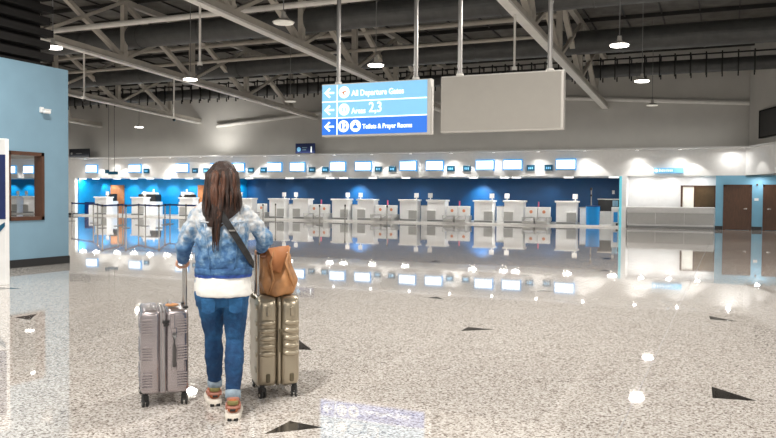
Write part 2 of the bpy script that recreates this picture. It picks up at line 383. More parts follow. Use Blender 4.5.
# near blue wall with a see-through hatch
WX = -12.55; TH = .17; Y0, Y1, Z0, Z1 = 10.57, 11.43, .91, 2.245
bw = B().box2((WX-TH, 3.0, 0), (WX, Y0, 3.98)).box2((WX-TH, Y1, 0), (WX, 12.07, 3.98)).box2((WX-TH, Y0, 0), (WX, Y1, Z0)).box2((WX-TH, Y0, Z1), (WX, Y1, 3.98))
struct(bw.obj('wall_near_blue', 'bluewall'))
struct(B().box2((WX, 3.0, 0), (WX+.015, 12.085, .155)).box2((WX-TH, 12.07, 0), (WX, 12.085, .155)).obj('baseboard_near', 'base'))
wn = struct(thing('window_2', 'x', 'x')); del wn['label'], wn['category']
g = .07
B().box2((WX-TH, Y0, Z0), (WX+.03, Y0+g, Z1)).box2((WX-TH, Y1-g, Z0), (WX+.03, Y1, Z1)).box2((WX-TH, Y0, Z0), (WX+.03, Y1, Z0+g)).box2((WX-TH, Y0, Z1-g), (WX+.03, Y1, Z1)).obj('window_frame', 'brownframe', wn)
B().box2((WX-TH+.05, Y0+g, Z0+g), (WX-TH+.056, Y1-g, Z1-g)).obj('pane', 'glass', wn)
# black slatted screen above the blue wall
sl = B()
for k in range(20):
    z = 4.10+k*.24; sl.box2((WX-.25, 3, z), (WX-.02, 11.72-(k % 2)*.08, z+.14))
sl.box2((WX-.35, 3, 3.985), (WX-.25, 11.6, 8.9))
sl.box2((WX-.35, 3, 3.985), (WX-.02, 11.5, 4.03))
tag(sl.obj('slatted_screen', 'slat'), 'black slatted screen rising above the near light blue wall', 'screen')

# ---------------------------------------------------------------- trusses, purlins, ducts
TX = [-5.9, -14.33, -22.6, -31.0, -39.2, -47.5]
TN = ['nearest to the right, ending beside the blank sign', 'second from the right, behind the two hanging signs', 'third from the right, crossing the upper left', 'fourth from the right', 'fifth from the right, just beyond the blue wall', 'farthest left, seen over the blue wall']
def make_truss(X, label):
    t = thing('roof_truss', label, 'roof truss', (X, 0, 0), 0, 'steel roof trusses')
    Ys, Ye = 2.0, D+.55; lo = lambda y: zroof(y, 6.2); hi = lambda y: zroof(y, 8.5)
    B().bar((0, Ys, lo(Ys)), (0, Ye, lo(Ye)), .26, .20).obj('lower_chord', 'steel', t, .01)
    B().bar((0, Ys, hi(Ys)), (0, Ye, hi(Ye)), .22, .22).obj('upper_chord', 'steel', t, .01)
    B().bar((.02, Ys, lo(Ys)-.17), (.02, Ye, lo(Ye)-.17), .30, .08).obj('cable_tray', 'steellit', t)  # wide pale tray, also standing in for the chord's lit underside
    n = [2.9+4.35*k for k in range(9)]
    for k, y in enumerate(n):
        B().bar((0, y, lo(y)), (0, y, hi(y)), .2, .2).obj('post', 'steel', t)
        if k: 
            B().bar((0, n[k-1], hi(n[k-1])), (0, y, lo(y)), .2, .16).obj('diagonal', 'steel', t)
            B().bar((.06, n[k-1], lo(n[k-1])), (.06, y, hi(y)), .13, .12).obj('thin_brace', 'steel', t)
        B().box((0, y, lo(y)+.12), (.04, .6, .34)).obj('gusset', 'steel', t)
    return t
t0 = make_truss(TX[0], 'pale steel roof truss '+TN[0])
for X, nme in zip(TX[1:], TN[1:]): dup(t0, (X, 0, 0), label='pale steel roof truss '+nme)
p = None
for k in range(16):
    y = 8.5+2.1*k; lb = 'thin steel purlin across the roof, %s from the far wall' % ordn(15-k)
    if p is None:
        p = thing('roof_purlin', lb, 'purlin', (0, y, zroof(y, 8.66)), 0, 'purlins under the roof deck')
        B().box((-24, 0, 0), (60, .07, .16)).obj('beam', 'midblack', p)
    else: dup(p, (0, y, zroof(y, 8.66)), label=lb)
rb = B()
for k in range(40): rb.bar((-52+1.45*k, 8, zroof(8, 8.70)), (-52+1.45*k, 40.3, zroof(40.3, 8.70)), .05, .06)
o = rb.obj('deck_ribs', 'midblack', bpy.data.objects['ceiling'])
def duct(Y, z, r, label, m='duct', br=0, x0=-52, x1=9):
    t = thing('air_duct', label, 'duct', (0, Y, z), 0, None)
    B().cyl(((x0+x1)/2, 0, 0), r, x1-x0, 28, 'X').obj('pipe_run', m, t, smooth=False)
    for k in range(int((x1-x0)/3)):
        B().cyl((x0+3*k, 0, 0), r+.02, .06, 28, 'X').obj('joint_ring', m, t)
    if br:
        B().box(((x0+x1)/2, 0, r+.22), (x1-x0, .06, .06)).obj('hanger_rail', 'black', t)
        f = B().box((0, 0, r+.2), (.06, r*2.6, .05)).box((0, -r*1.2, .05), (.055, .05, r*3.4)).box((0, r*1.2, .05), (.055, .05, r*3.4)).obj('bracket', 'black', t, loc=(x1-1, 0, 0))
        for k in range(1, 70):
            c = f.copy(); C.objects.link(c); c.parent = t; c.location = (x1-1-k*br, 0, 0)
    return t
duct(25, 7.85, .44, 'wide dark grey air duct, the one nearest to the front', x1=6.1)
duct(32, 7.70, .47, 'dark grey air duct running behind the middle of the roof', x1=3.6)
duct(37, 7.30, .30, 'slim grey air duct close to the far wall with black brackets', br=.64, x1=1.85)
for (Y, z, r, lb, m) in ((22, 7.62, .10, 'pale pipe crossing the roof in front of the widest duct', 'steellit'), (20.5, 8.55, .09, 'pale pipe high at the top left of the roof', 'steellit'), (28.5, 7.35, .07, 'thin beige pipe below the middle duct', 'steel'), (35.3, 7.95, .05, 'thin dark rail with black ticks above the slim duct', 'black'), (30, 8.4, .1, 'beige pipe between the two wide ducts', 'steel')):
    t = thing('service_pipe', lb, 'pipe', (0, Y, z))
    xe = 2.35 if m == 'black' else -6.0
    B().cyl(((xe-52)/2, 0, 0), r, xe+52, 12, 'X').obj('pipe_run', m, t)
    if m == 'black':
        f = B().box((0, 0, .12), (.035, .5, .28)).obj('bracket', 'black', t, loc=(2.4, 0, 0))
        for k in range(1, 66):
            c = f.copy(); C.objects.link(c); c.parent = t; c.location = (2.4-k*.64, 0, 0)
wp = [(-29.6, 5.80), (-29.4, 5.81), (-22, 6.35), (-14.3, 6.62), (-7.76, 6.58), (.75, 5.97)]
tag(B().tube([(x, D+.42, z) for x, z in wp], .11, 10).obj('wall_pipe', 'steellit'), 'pale pipe running along the grey upper far wall', 'pipe')

# ---------------------------------------------------------------- high-bay lamps and camera pendants
def make_lamp(lit, label):
    t = thing('pendant_lamp', label, 'lamp', group='high bay lamps')
    B().cyl((0, 0, 1.75), .012, 3.1, 6).obj('suspension_rod', 'midgrey', t)
    B().cyl((0, 0, .15), .07, .16, 14, r2=.05).obj('gear_housing', 'alu', t)
    B().cyl((0, 0, .04), .26, .08, 24, r2=.10).obj('reflector', 'alu', t)
    B().cyl((0, 0, -.02), .23, .03, 24).obj('diffuser', 'lampglow' if lit else 'lampdim', t)
    return t
lit0 = dim0 = None
for (x, y, lit, lb) in ((-2.7, 20.9, 1, 'glowing round pendant lamp at the upper right, the higher of two'), (-2.8, 27.5, 1, 'glowing round pendant lamp at the upper right, the lower of two'),
        (-9.86, 21.4, 1, 'glowing round pendant lamp just above the blue departures sign'), (-16.98, 21.7, 1, 'glowing round pendant lamp by the roof truss, above the person and to the left'),
        (-16.82, 15.66, 1, 'glowing round pendant lamp beside the black slatted screen'), (-31.7, 35.8, 1, 'small far glowing pendant lamp to the right of the blue wall'),
        (-3.1, 34.7, 0, 'small unlit pendant lamp by the far wall at right'), (-9.43, 15.4, 0, 'large dim pendant lamp hanging behind a truss at the top'), (-16.92, 28.2, 0, 'small unlit pendant lamp left of the departures sign')):
    src = lit0 if lit else dim0
    if src is None:
        o = make_lamp(lit, lb); o.location = (x, y, 5.4)
        if lit: lit0 = o
        else: dim0 = o
    else: o = dup(src, (x, y, 5.4), label=lb)
    for c in o.children:
        if c.name.startswith('suspension_rod'): c.scale.z = (zroof(y, 8.75)-5.4)/3.3
    area((x, y, 5.34), .45, LAMP_W*(.48 if y > 20 else 1) if lit else LAMP_W*.12)
def pendcam(p, q, X, lb, src):
    a = onX(*p, X); b = onX(*q, X); h = a.z-b.z+.15
    if src is None:
        t = thing('ceiling_camera', lb, 'camera', (X, a.y, b.z), group='cameras hung from the trusses')
        B().cyl((0, 0, h/2), .035, h, 8).obj('drop_rod', 'steellit', t)
        B().cyl((0, 0, -.03), .08, .1, 12).obj('mount', 'steellit', t)
        B().ell((0, 0, -.11), (.07, .07, .08), 12).obj('dome', 'black', t)
        return t
    t = dup(src, (X, a.y, b.z), label=lb)
    return t
k0 = pendcam((515, 12), (515, 68), -5.9, 'dome camera on a white rod above the blank grey sign', None)
pendcam((200, 3), (200, 63), -14.33, 'dome camera on a white rod above the person', k0)
pendcam((84, 56), (84, 97), -22.6, 'dome camera on a white rod just right of the blue wall', k0)
pendcam((174, 80), (174, 117), -22.6, 'dome camera on a white rod, second from the blue wall', k0)

# wall camera on blue wall
q = onX(43, 112, WX)
t = thing('security_camera', 'white security camera fixed on the near light blue wall', 'camera', (WX, q.y-.05, q.z)); t.scale = (.62, .62, .75)
B().box((.03, 0, .05), (.06, .12, .14)).cyl((.1, 0, .05), .02, .16, 10, 'X').obj('wall_bracket', 'white', t)
B().cyl((.2, .05, .0), .05, .24, 14, 'Y').box((.2, .04, .055), (.12, .27, .02)).obj('camera_body', 'white', t)
B().cyl((.2, .175, .0), .04, .015, 14, 'Y').obj('lens', 'black', t)

# ---------------------------------------------------------------- hanging signs
SY = 13.6
def sign_box(name, label, xa, xb, z0, z1, poles):
    t = thing(name, label, 'sign', ((xa+xb)/2, SY+.09, z0))
    cx = (xa+xb)/2; w_ = xb-xa; h = z1-z0
    B().box((0, 0, h/2), (w_, .16, h)).obj('housing', 'alu', t, .008)
    for px in poles:
        q = onY(px, 60, SY+.09); z = h
        B().cyl((q.x-cx, 0, h+2.9), .042, 5.8, 14).obj('pole', 'poleal', t, smooth=False)
        B().cyl((q.x-cx, 0, h+.02), .07, .04, 14).obj('pole_collar', 'alu', t)
    return t, w_, h
t, w_, h = sign_box('direction_sign', 'blue hanging sign with arrows to departure gates, areas and toilets', -7.44, -5.14, 2.60, 3.635, (338.7, 416))
W2 = w_-.08; yf = -.082
B().box((-.03, yf-.004, h*.665), (W2, .012, h*.63)).obj('light_blue_panel', 'signlt', t)
B().box((-.03, yf-.004, h*.19), (W2, .012, h*.31)).obj('royal_blue_panel', 'signdk', t)
gl = B().box((-.03, yf-.012, h*.35), (W2, .006, .022)).box((-.03, yf-.012, h*.66), (W2, .006, .022)).box((-w_/2+.345, yf-.012, h/2), (.022, .006, h*.94)); gl.obj('divider_lines', 'signwht', t)
for zz in (h*.83, h*.505, h*.19):
    ar = B()
    cx = -w_/2+.17
    ar.prism([(cx-.11, zz), (cx, zz+.1), (cx+.03, zz+.075), (cx-.04, zz+.018), (cx+.11, zz+.018), (cx+.11, zz-.018), (cx-.04, zz-.018), (cx+.03, zz-.075), (cx, zz-.1)], yf-.018, yf-.01)
    ar.obj('arrow', 'signwht', t)
def disc(cx, zz, r=.115):
    o = B().cyl((cx, yf-.014, zz), r, .01, 28, 'Y').obj('icon_disc', 'signwht', t); return o
i1 = disc(-w_/2+.5, h*.83); i2 = disc(-w_/2+.5, h*.505); i3 = disc(-w_/2+.49, h*.19); i4 = disc(-w_/2+.75, h*.19)
# little pictograms
pl = B().prism([(-.06, .0), (.05, .035), (.06, .02), (.0, -.01), (.02, -.06), (0, -.06), (-.03, -.015)], -.004, .004); pl.obj('aeroplane_mark', 'orange', i1, loc=(-w_/2+.5, yf-.022, h*.83))
B().box((-.03, 0, 0), (.016, .006, .09)).box((.03, 0, 0), (.016, .006, .09)).obj('area_mark', 'signlt', i2, loc=(-w_/2+.5, yf-.022, h*.505))
B().cyl((-.04, 0, .045), .016, .006, 10, 'Y').box((-.04, 0, -.01), (.03, .006, .08)).cyl((.04, 0, .045), .016, .006, 10, 'Y').prism([(.015, -.05), (.04, .03), (.065, -.05)], -.003, .003).obj('toilet_mark', 'signdk', i3, loc=(-w_/2+.49, yf-.022, h*.19))
B().prism([(-.06, -.05), (.06, -.05), (.04, 0), (0, .03), (-.04, 0)], -.003, .003).cyl((0, 0, .045), .015, .006, 10, 'Y').obj('prayer_mark', 'signdk', i4, loc=(-w_/2+.75, yf-.022, h*.19))
rx = (pi/2, 0, 0)
text('All Departure Gates', .155, 'signwht', t, (-w_/2+.66, yf-.012, h*.755), rx, bold=.003, sx=.86)
text('Areas', .15, 'signwht', t, (-w_/2+.66, yf-.012, h*.425), rx, bold=.003, sx=.86)
text('2,3', .27, 'signwht', t, (-w_/2+1.03, yf-.012, h*.44), rx, bold=.004, sx=.86)
text('Toilets & Prayer Rooms', .125, 'signwht', t, (-w_/2+.90, yf-.012, h*.135), rx, bold=.003, sx=.85)
t, w2, h = sign_box('blank_sign', 'blank grey hanging sign board with no writing', -4.94, -2.68, 2.62, 3.655, (460, 550))
B().box((-.02, yf-.004, h/2), (w2-.05, .012, h-.05)).obj('face_panel', 'signgrey', t)

# small signs on the bulkhead
def smallsign(pa, pb, Y, m, label, name='area_sign'):
    a = onY(*pa, Y); b = onY(*pb, Y)
    t = thing(name, label, 'sign', ((a.x+b.x)/2, Y, b.z))
    w_, h = b.x-a.x, a.z-b.z
    B().box((0, .05, h/2), (w_, .1, h)).obj('panel', m, t, .01)
    return t, w_, h
t, w_, h = smallsign((295.5, 143.5), (314.5, 154), D-.4, 'navy', 'small dark blue sign showing a 1, on the bulkhead edge')
B().cyl((-w_*.32, -.01, h*.45), .13, .02, 20, 'Y').obj('icon_disc', 'signlt', t)
B().box((-.02, -.008, h*.6), (.32, .015, .05)).box((-.05, -.008, h*.4), (.26, .015, .05)).obj('faint_lines', 'bluewall', t)
text('1', .46, 'signwht', t, (w_*.24, -.006, h*.18), rx, 'numeral', bold=.01)
t, w_, h = smallsign((69, 149), (89, 158), D-.4, mat('near_black_panel', (.015, .018, .025), .4), 'small black sign on the bulkhead beside the near blue wall')
B().cyl((-w_*.36, -.01, h*.5), .08, .02, 16, 'Y').box((0, -.008, h*.5), (.5, .015, .04)).obj('faint_marks', 'midgrey', t)
t, w_, h = smallsign((654, 168), (683.5, 173.2), D-.12, 'signlt', 'narrow bright blue sign above the white service counter', 'service_sign')
B().cyl((-w_*.42, -.01, h*.5), .08, .02, 16, 'Y').obj('icon_disc', 'signwht', t)
bb = B(); xx = -w_*.33
for k, wd in enumerate((.08, .03, .07, .07, .03, .03, .07, .07, .06)): bb.box((xx+wd/2, -.01, h*.5+(.015 if k in (0, 5) else 0)), (wd*.75, .015, .13 if k in (0, 5, 2) else .09)); xx += wd+.015
bb.obj('faint_lettering', 'signwht', t)

# ---------------------------------------------------------------- check-in counters
rows = []
def Xat(px): return onY(px, 210, D+.4).x
CL = [(Xat(p)+.575) for p in (268, 330.7, 398.4, 472.8, 554.8)]
PA = [(x, 1) for x in CL] + [(x+1.67, -1) for x in CL[:-1]]       # (centre, side of the screen)
PA += [(Xat(93.6)+.58, 1), (Xat(130)+.6, 1), (Xat(178)+.6, -1), (Xat(205)+.6, 1), (Xat(236)+.6, -1), (Xat(28), -1), (Xat(11), 1), (Xat(45), 1)]
PA.sort(reverse=True)
def make_counter(label, side):
    t = thing('check_in_counter', label, 'counter', group='white check-in counters')
    B().box((0, .3, .56), (1.04, .6, 1.12)).obj('body', 'white', t, .015)
    B().box((0, .28, 1.16), (1.16, .7, .09)).obj('countertop', 'lip', t, .015)
    B().box((.28*side, -.06, .62), (.56, .2, .05)).obj('bag_shelf', 'lip', t, .01)
    B().box((.28*side, -.008, .35), (.5, .02, .46)).obj('recess_panel', 'grey', t)
    B().box((0, .25, .05), (1.0, .62, .1)).obj('kick_plate', 'midgrey', t)
    return t
def make_screen(label):
    t = thing('counter_screen', label, 'screen', group='small white screens on the counters')
    B().box((0, .06, .01), (.2, .16, .02)).box((0, .07, .1), (.05, .04, .2)).obj('stand', 'white', t)
    B().box((0, .04, .23), (.26, .04, .26)).obj('display', 'white', t, .01)
    return t
cs = {}
s0 = None
for i, (x, side) in enumerate(PA):
    hid = x < -43
    lb = ('white check-in counter, %s from the right along the blue wall' % ordn(i)) if not hid else 'white check-in counter seen through the brown framed window, %s' % ('right' if x > Xat(35) else 'middle' if x > Xat(20) else 'left')
    if side not in cs: cs[side] = make_counter(lb, side); cs[side].location = (x, D+.45, .085)
    else: dup(cs[side], (x, D+.45, .085), label=lb)
    lb2 = 'small white screen on the %s check-in counter from the right' % ordn(i) if not hid else 'small white screen on the %s counter seen through the window' % ('right' if x > Xat(35) else 'middle' if x > Xat(20) else 'left')
    loc = (x+side*.42, D+.6, .085+1.205)
    if s0 is None: s0 = make_screen(lb2); s0.location = loc
    else: dup(s0, loc, label=lb2)
# low desks between paired counters and baggage scales between pairs
d0 = None
for i, x in enumerate(CL[:-1][::-1]+[CL[-1]+0]):
    xx = x+.835
    lb = 'low white desk behind the %s pair of counters from the right' % ordn(i+1) if i < 4 else 'low white desk beside the rightmost counter near the blue bin'
    if d0 is None:
        d0 = thing('low_desk', lb, 'desk', (xx, D+.75, .085), group='low desks between the counters')
        B().box((0, .3, .42), (.40, .5, .84)).obj('body', 'white', d0, .01); B().box((0, .3, .865), (.44, .56, .05)).obj('desktop', 'grey', d0)
    else: dup(d0, (xx, D+.75, .085), label=lb)
def make_scale(label):
    t = thing('baggage_scale', label, 'baggage conveyor', group='baggage scales with orange stickers')
    B().box((0, .58, .60), (.64, .2, .54)).obj('front_panel', 'white', t, .02)
    B().cyl((0, .475, .62), .085, .012, 20, 'Y').obj('round_sticker', 'orange', t)
    s = B().box((0, 0, 0), (.56, .9, .05)).obj('belt', 'midgrey', t); s.location = (0, .25, .24); s.rotation_euler = (R(14), 0, 0)
    B().box((0, .35, .08), (.60, 1.1, .16)).obj('conveyor_base', 'grey', t, .01)
    B().box((-.31, .35, .26), (.03, 1.1, .20)).obj('side_rail', 'grey', t); B().box((.31, .35, .26), (.03, 1.1, .20)).obj('side_rail', 'grey', t)
    return t
g0 = None; p0_ = None; k = 0
for x in CL[:-1]+[CL[0]-4.37]:
    for dx in ((2.60, 3.28) if x > -26 else (3.28,)):
        lb = 'baggage scale with white front and orange sticker, %s in its row from person' % ordn(k); k += 1
        lc = (x+dx+.01, D-.05, .085)
        if g0 is None: g0 = make_scale(lb); g0.location = lc
        else: dup(g0, lc, label=lb)
    if x > -26:
        lb = 'slim pink-topped post between baggage scales, %s from the person' % ordn(CL.index(x))
        if p0_ is None:
            p0_ = thing('marker_post', lb, 'post', (x+2.94, D+.72, .085), group='pink marker posts')
            B().cyl((0, 0, .45), .02, .9, 8).obj('post_shaft', 'midgrey', p0_); B().box((0, 0, 1.02), (.06, .06, .26)).obj('post_tip', 'pink', p0_)
        else: dup(p0_, (x+2.94, D+.72, .085), label=lb)

# screens and number plates on the bulkhead
def make_mon(label):
    t = thing('wall_screen', label, 'screen', group='lit screens above the counters')
    B().box((0, -.06, .29), (1.04, .12, .60)).obj('casing', 'screenblue', t, .02)
    B().box((0, -.125, .30), (.94, .02, .44)).obj('display', 'screen', t)
    B().box((0, -.10, -.0), (.9, .14, .04)).obj('lower_ledge', 'alu', t)
    return t
m0 = None
mons = [(91.6, 0), (134.7, 0), (182, 0), (217, 0), (237.3, 0), (274.4, 0), (297.3, 0), (337.7, 0), (363, 0), (408, 0), (434.5, 0), (484.7, 0), (512.5, 0), (565.8, 0)]
xs = sorted([onY(p, 168, D-.1).x for p, _ in mons]+[onY(10.5, 168, D-.1).x, onY(28.5, 168, D-.1).x], reverse=True)
for i, x in enumerate(xs):
    lb = 'bright white wall screen with blue edge above the counters, %s from the right' % ordn(i)
    if m0 is None: m0 = make_mon(lb); m0.location = (x, D, 2.86)
    else: dup(m0, (x, D, 2.86), label=lb)
n0 = None
def make_num(label):
    t = thing('number_sign', label, 'sign', group='counter number plates')
    B().box((0, -.04, .13), (.42, .08, .30)).obj('plate', 'numsign', t, .01)
    B().box((-.09, -.085, .12), (.05, .012, .11)).box((0, -.085, .12), (.05, .012, .11)).box((.09, -.085, .12), (.05, .012, .11)).obj('faint_digits', 'signlt', t)
    return t
for i, p in enumerate((548.3, 530.6, 466.6, 450.5, 392, 377.9, 324.7, 311.6, 263, 250.5, 205.5, 194.5, 145.8)):
    x = onY(p, 168, D-.1).x; lb = 'small dark teal number plate on the bulkhead, %s from the right' % ordn(i)
    if n0 is None: n0 = make_num(lb); n0.location = (x, D, 2.86)
    else: dup(n0, (x, D, 2.86), label=lb)
# hanging lane sign at far left
t = thing('lane_sign', 'small blue lane sign hung on two thin rods before the left counters', 'sign', onY(113, 173, 33))
B().box((0, 0, 0), (.62, .08, .16)).obj('panel', 'numsign', t); B().box((-.44, .02, .08), (.26, .06, .2)).obj('side_panel', 'numsign', t)
B().cyl((-.3, 0, 2.6), .012, 5.2, 6).cyl((.1, 0, 2.6), .012, 5.2, 6).obj('suspension_rod', 'black', t)

# wall-wash fittings under the bulkhead lip (their own light makes the scallops)
k = 0; f0 = None
def Xb(px): return onY(px, 151, D-.3).x
fx = [Xb(p) for p in (326, 364, 405, 446, 490, 531, 592, 641, 692)]
stp = 2.35
fx = sorted([-2.25, -4.2] + [-6.7-2.35*i for i in range(15)], reverse=True)
for i, x in enumerate(fx):
    lb = 'tiny recessed light under the white bulkhead lip, %s from the right' % ordn(i)
    if f0 is None:
        f0 = thing('lip_downlight', lb, 'light', (x, D-.45, 3.83), group='small lights along the bulkhead lip')
        B().cyl((0, 0, -.015), .09, .03, 16).obj('trim_ring', 'alu', f0); B().cyl((0, 0, -.035), .07, .02, 16).obj('lens', 'dlglow', f0)
    else: dup(f0, (x, D-.45, 3.83), label=lb)
    spot((x, D-.45, 3.77), 90, R(150), .8, size=.06, rot=(R(-12), 0, 0))
for s_ in (1.9, 4.3, 6.7): spot((.62+.345*s_-.938*.6, D-.938*s_-.345*.6, 3.78), 40, R(88), .15, size=.03)
for p in (692, 641, 592, 535, 464, 446, 386, 318, 257, 243, 200, 165, 120, 95, 34, 20, 6):
    spot((onY(p, 151, D-.6).x, D-.6, 3.80), 80, R(88), .15, size=.03)
spot((-29, D-1.3, 3.95), 260, R(130), 1.0, rot=(R(150), 0, 0), size=.3)
# drum lamps under the soffit
q0 = None
for i, p in enumerate((614, 569, 517, 505, 474, 406.5, 373.5, 344.5, 331, 290.5, 250, 225, 205, 190, 168, 151, 135, 118, 97, 84)):
    x = onY(p, 178, D+.5).x
    lb = 'flat white drum light under the bulkhead soffit, %s from the right' % ordn(i)
    if q0 is None:
        q0 = thing('drum_light', lb, 'light', (x, D+.4, 2.56), group='drum lights under the soffit')
        B().cyl((0, 0, -.02), .26, .04, 24).obj('rim', 'white', q0); B().cyl((0, 0, -.06), .24, .05, 24).obj('diffuser', 'dlglow', q0)
    else: dup(q0, (x, D+.4, 2.56), label=lb)
    area((x, D+.4, 2.46), .4, 34)
# light onto the blue wall from recessed spots of the check-in ceiling
for x, pw in [(onY(p, 185, D+4).x, e) for p, e in ((358, 420), (482, 420), (232, 260), (215, 160), (250, 120), (420, 50), (550, 40), (295, 60))]:
    spot((x, D+3.3, 2.50), pw, R(100), .9, rot=(R(22), 0, 0), col=(.95, 1, 1))
for p in (10, 26, 42, 80, 95, 112, 131, 150, 170, 190, 208):
    spot((onY(p, 185, D+3).x, D+2.4, 2.50), 120, R(96), .6, rot=(R(24), 0, 0), col=(.95, 1, 1))
for x in (-4, -2.7, -1.4): area((x, D+.45, 2.52), .25, 11, (1, .98, .95))
for x in (0, 1.2, 3): area((x, D-.5, 2.5 if x > .66 else 3.7), .2, 14, (1, .98, .95))

# orange-brown doors in the left bay
for k, (pa, pb) in enumerate((((108.5, 185), (124.5, 202)), ((198.5, 185), (212, 202)))):
    a = onY(*pa, D+3.3); b = onY(*pb, D+3.3)
    d = struct(B().box2((a.x, D+3.22, .085), (b.x, D+3.3, a.z)).obj('door_%d' % (k+3), 'orangewood'))
    B().box((a.x+.12, D+3.2, 1.05), (.05, .04, .16)).obj('door_handle', 'chrome', d)

# things beside the pier: blue bin, kiosk, dark cabinet, tall pole
q = onY(592.5, 226, D+.3)
t = thing('blue_bin', 'tall blue rounded bin next to the rightmost check-in counter', 'bin', (q.x, D+.35, .085))
B().loft([(0, 0, 0, .33, .3), (0, 0, .1, .335, .3), (0, 0, .93, .35, .31)], 28).obj('body', 'binblue', t, smooth=False)
B().loft([(0, 0, .93, .36, .32), (0, 0, .97, .36, .32), (0, 0, .98, .3, .27)], 28).obj('lid', 'navy', t)
q = onY(589, 200, D+.9)
t = thing('signal_pole', 'thin dark pole with a small head rising behind the blue bin', 'pole', (q.x, D+1.6, .085))
B().cyl((0, 0, .9), .03, 1.8, 8).obj('shaft', 'midgrey', t); B().cyl((0, 0, 1.84), .06, .14, 10).cyl((0, 0, 1.5), .05, .1, 10).obj('head', 'black', t)
q0_, q1_ = onY(598.5, 200, D+2), onY(619, 212, D+2)
t = thing('dark_cabinet', 'black topped cabinet with pale rail at the end of the blue wall', 'cabinet', ((q0_.x+q1_.x)/2, D+2.2, .085)); W = q1_.x-q0_.x
B().box((0, 0, .34), (W, .6, .68)).obj('body', 'grey', t); B().box((0, 0, .98), (W, .58, .6)).obj('dark_upper', 'black', t); B().box((0, -.02, 1.31), (W+.06, .64, .05)).obj('rail', 'alu', t)
q = onY(614.5, 228, D+.1)
t = thing('water_cooler', 'slim blue and white standing cooler beside the white pier', 'cooler', (q.x, D+.2, .085))
B().box((0, 0, .46), (.32, .3, .92)).obj('body', 'redwhite', t, .02); B().box((.05, -.16, .42), (.2, .02, .5)).obj('blue_front', 'binblue', t); B().cyl((0, 0, 1.1), .13, .3, 16).obj('bottle', 'bluewall', t); B().box((.12, -.17, .06), (.1, .06, .12)).obj('foot_box', 'black', t)
for k_, (px, Y, z) in enumerate(((613.5, D+4.18, 1.78), (154, D+3.28, 1.75), (187, D+3.28, 1.75))):
    q = onY(px, 190, Y)
    tag(B().box((q.x, Y-.02, z), (.13, .04, .2)).obj('wall_thermostat', 'white'), ['small white box on the blue wall above the dark cabinet', 'small white box on the bright blue wall, left one', 'small white box on the bright blue wall, right one'][k_], 'box')

# white service counter in the alcove
t = thing('service_counter', 'long white service counter with grey panels in the right alcove', 'counter', (-2.68, D-.0, 0))
B().box((0, .35, .50), (3.98, .6, 1.0)).obj('body', 'white', t)
B().box((0, .22, 1.01), (4.0, .75, .07)).obj('countertop', 'lip', t, .01)
for k in range(3): B().box((-1.32+1.32*k, .035, .47), (1.30, .03, .54)).obj('front_panel', 'grey', t, .006)
B().box((0, .0, .78), (3.98, .14, .035)).obj('bag_ledge', 'lip', t)
B().box((0, .1, .06), (3.98, .3, .1)).obj('kick_plate', 'midgrey', t)

# black display on the angled wall
a = onX(762, 110, 0) if 0 else None
dr = V((ax, ay, 0)); nrm = V((ay, -ax, 0)).normalized()
def on_ang(px, py, off=0):
    d = ray(px, py); o = V((.75, D+.4, 0)); n = V((-ay, ax, 0)); s_ = (o-CAM).dot(n)/d.dot(n); return CAM+d*s_
a = on_ang(762.3, 110.7); b = on_ang(762.3, 138.5)
hh = a.z-b.z
t = thing('wall_display', 'black panel high on the grey wall at the right edge', 'panel', (a.x, a.y, b.z), math.atan2(ay, ax))
B().box((1.6, -.06, hh/2), (3.2, .12, hh)).obj('panel', 'black', t)
pb = B()
pb.box((1.6, -.13, .03), (3.2, .03, .06)).box((1.6, -.13, hh-.03), (3.2, .03, .06)).box((.03, -.13, hh/2), (.06, .03, hh)).box((3.17, -.13, hh/2), (.06, .03, hh))
pb.obj('rim', 'slat', t)

# ---------------------------------------------------------------- queue barriers
posts = [(72, 221), (93.4, 223), (97.6, 225), (102.5, 228), (118, 226), (122.6, 225), (126, 228), (138.7, 225), (145.4, 226), (159, 228), (165, 225), (170, 224), (186, 226)]
st0 = None; pp = []
for i, (px, py) in enumerate(posts):
    q = onZ(px, py); pp.append(q)
    lb = 'steel queue barrier post, %s from the near blue wall' % ordn(i)
    if st0 is None:
        st0 = thing('queue_post', lb, 'barrier post', q, group='queue barrier posts')
        B().cyl((0, 0, .012), .17, .024, 20).obj('base_plate', 'midgrey', st0)
        B().cyl((0, 0, .5), .032, .96, 10).obj('shaft', 'chrome', st0)
        B().cyl((0, 0, .96), .042, .1, 12).obj('belt_head', 'black', st0)
    else: dup(st0, q, label=lb)
for i, (px, py) in enumerate(((263, 223), (275.5, 222), (319.5, 225), (345, 224), (387, 226))):
    dup(st0, onZ(px, py), label='steel queue barrier post right of the person, %s from the person' % ordn(i))
for i in range(len(pp)-1):
    a, b = pp[i], pp[i+1]
    tag(B().bar((a.x, a.y, .955), (b.x, b.y, .955), .006, .075).obj('queue_belt', 'navybelt'), 'navy belt stretched between queue posts %s and %s from the blue wall' % (ordn(i), ordn(i+1)), 'belt', 'navy queue belts')
q = onZ(222, 226); a = pp[-1]
tag(B().bar((a.x, a.y, .955), (q.x, q.y, .955), .006, .075).obj('queue_belt', 'navybelt'), 'navy belt running behind the person from the last post', 'belt', 'navy queue belts')
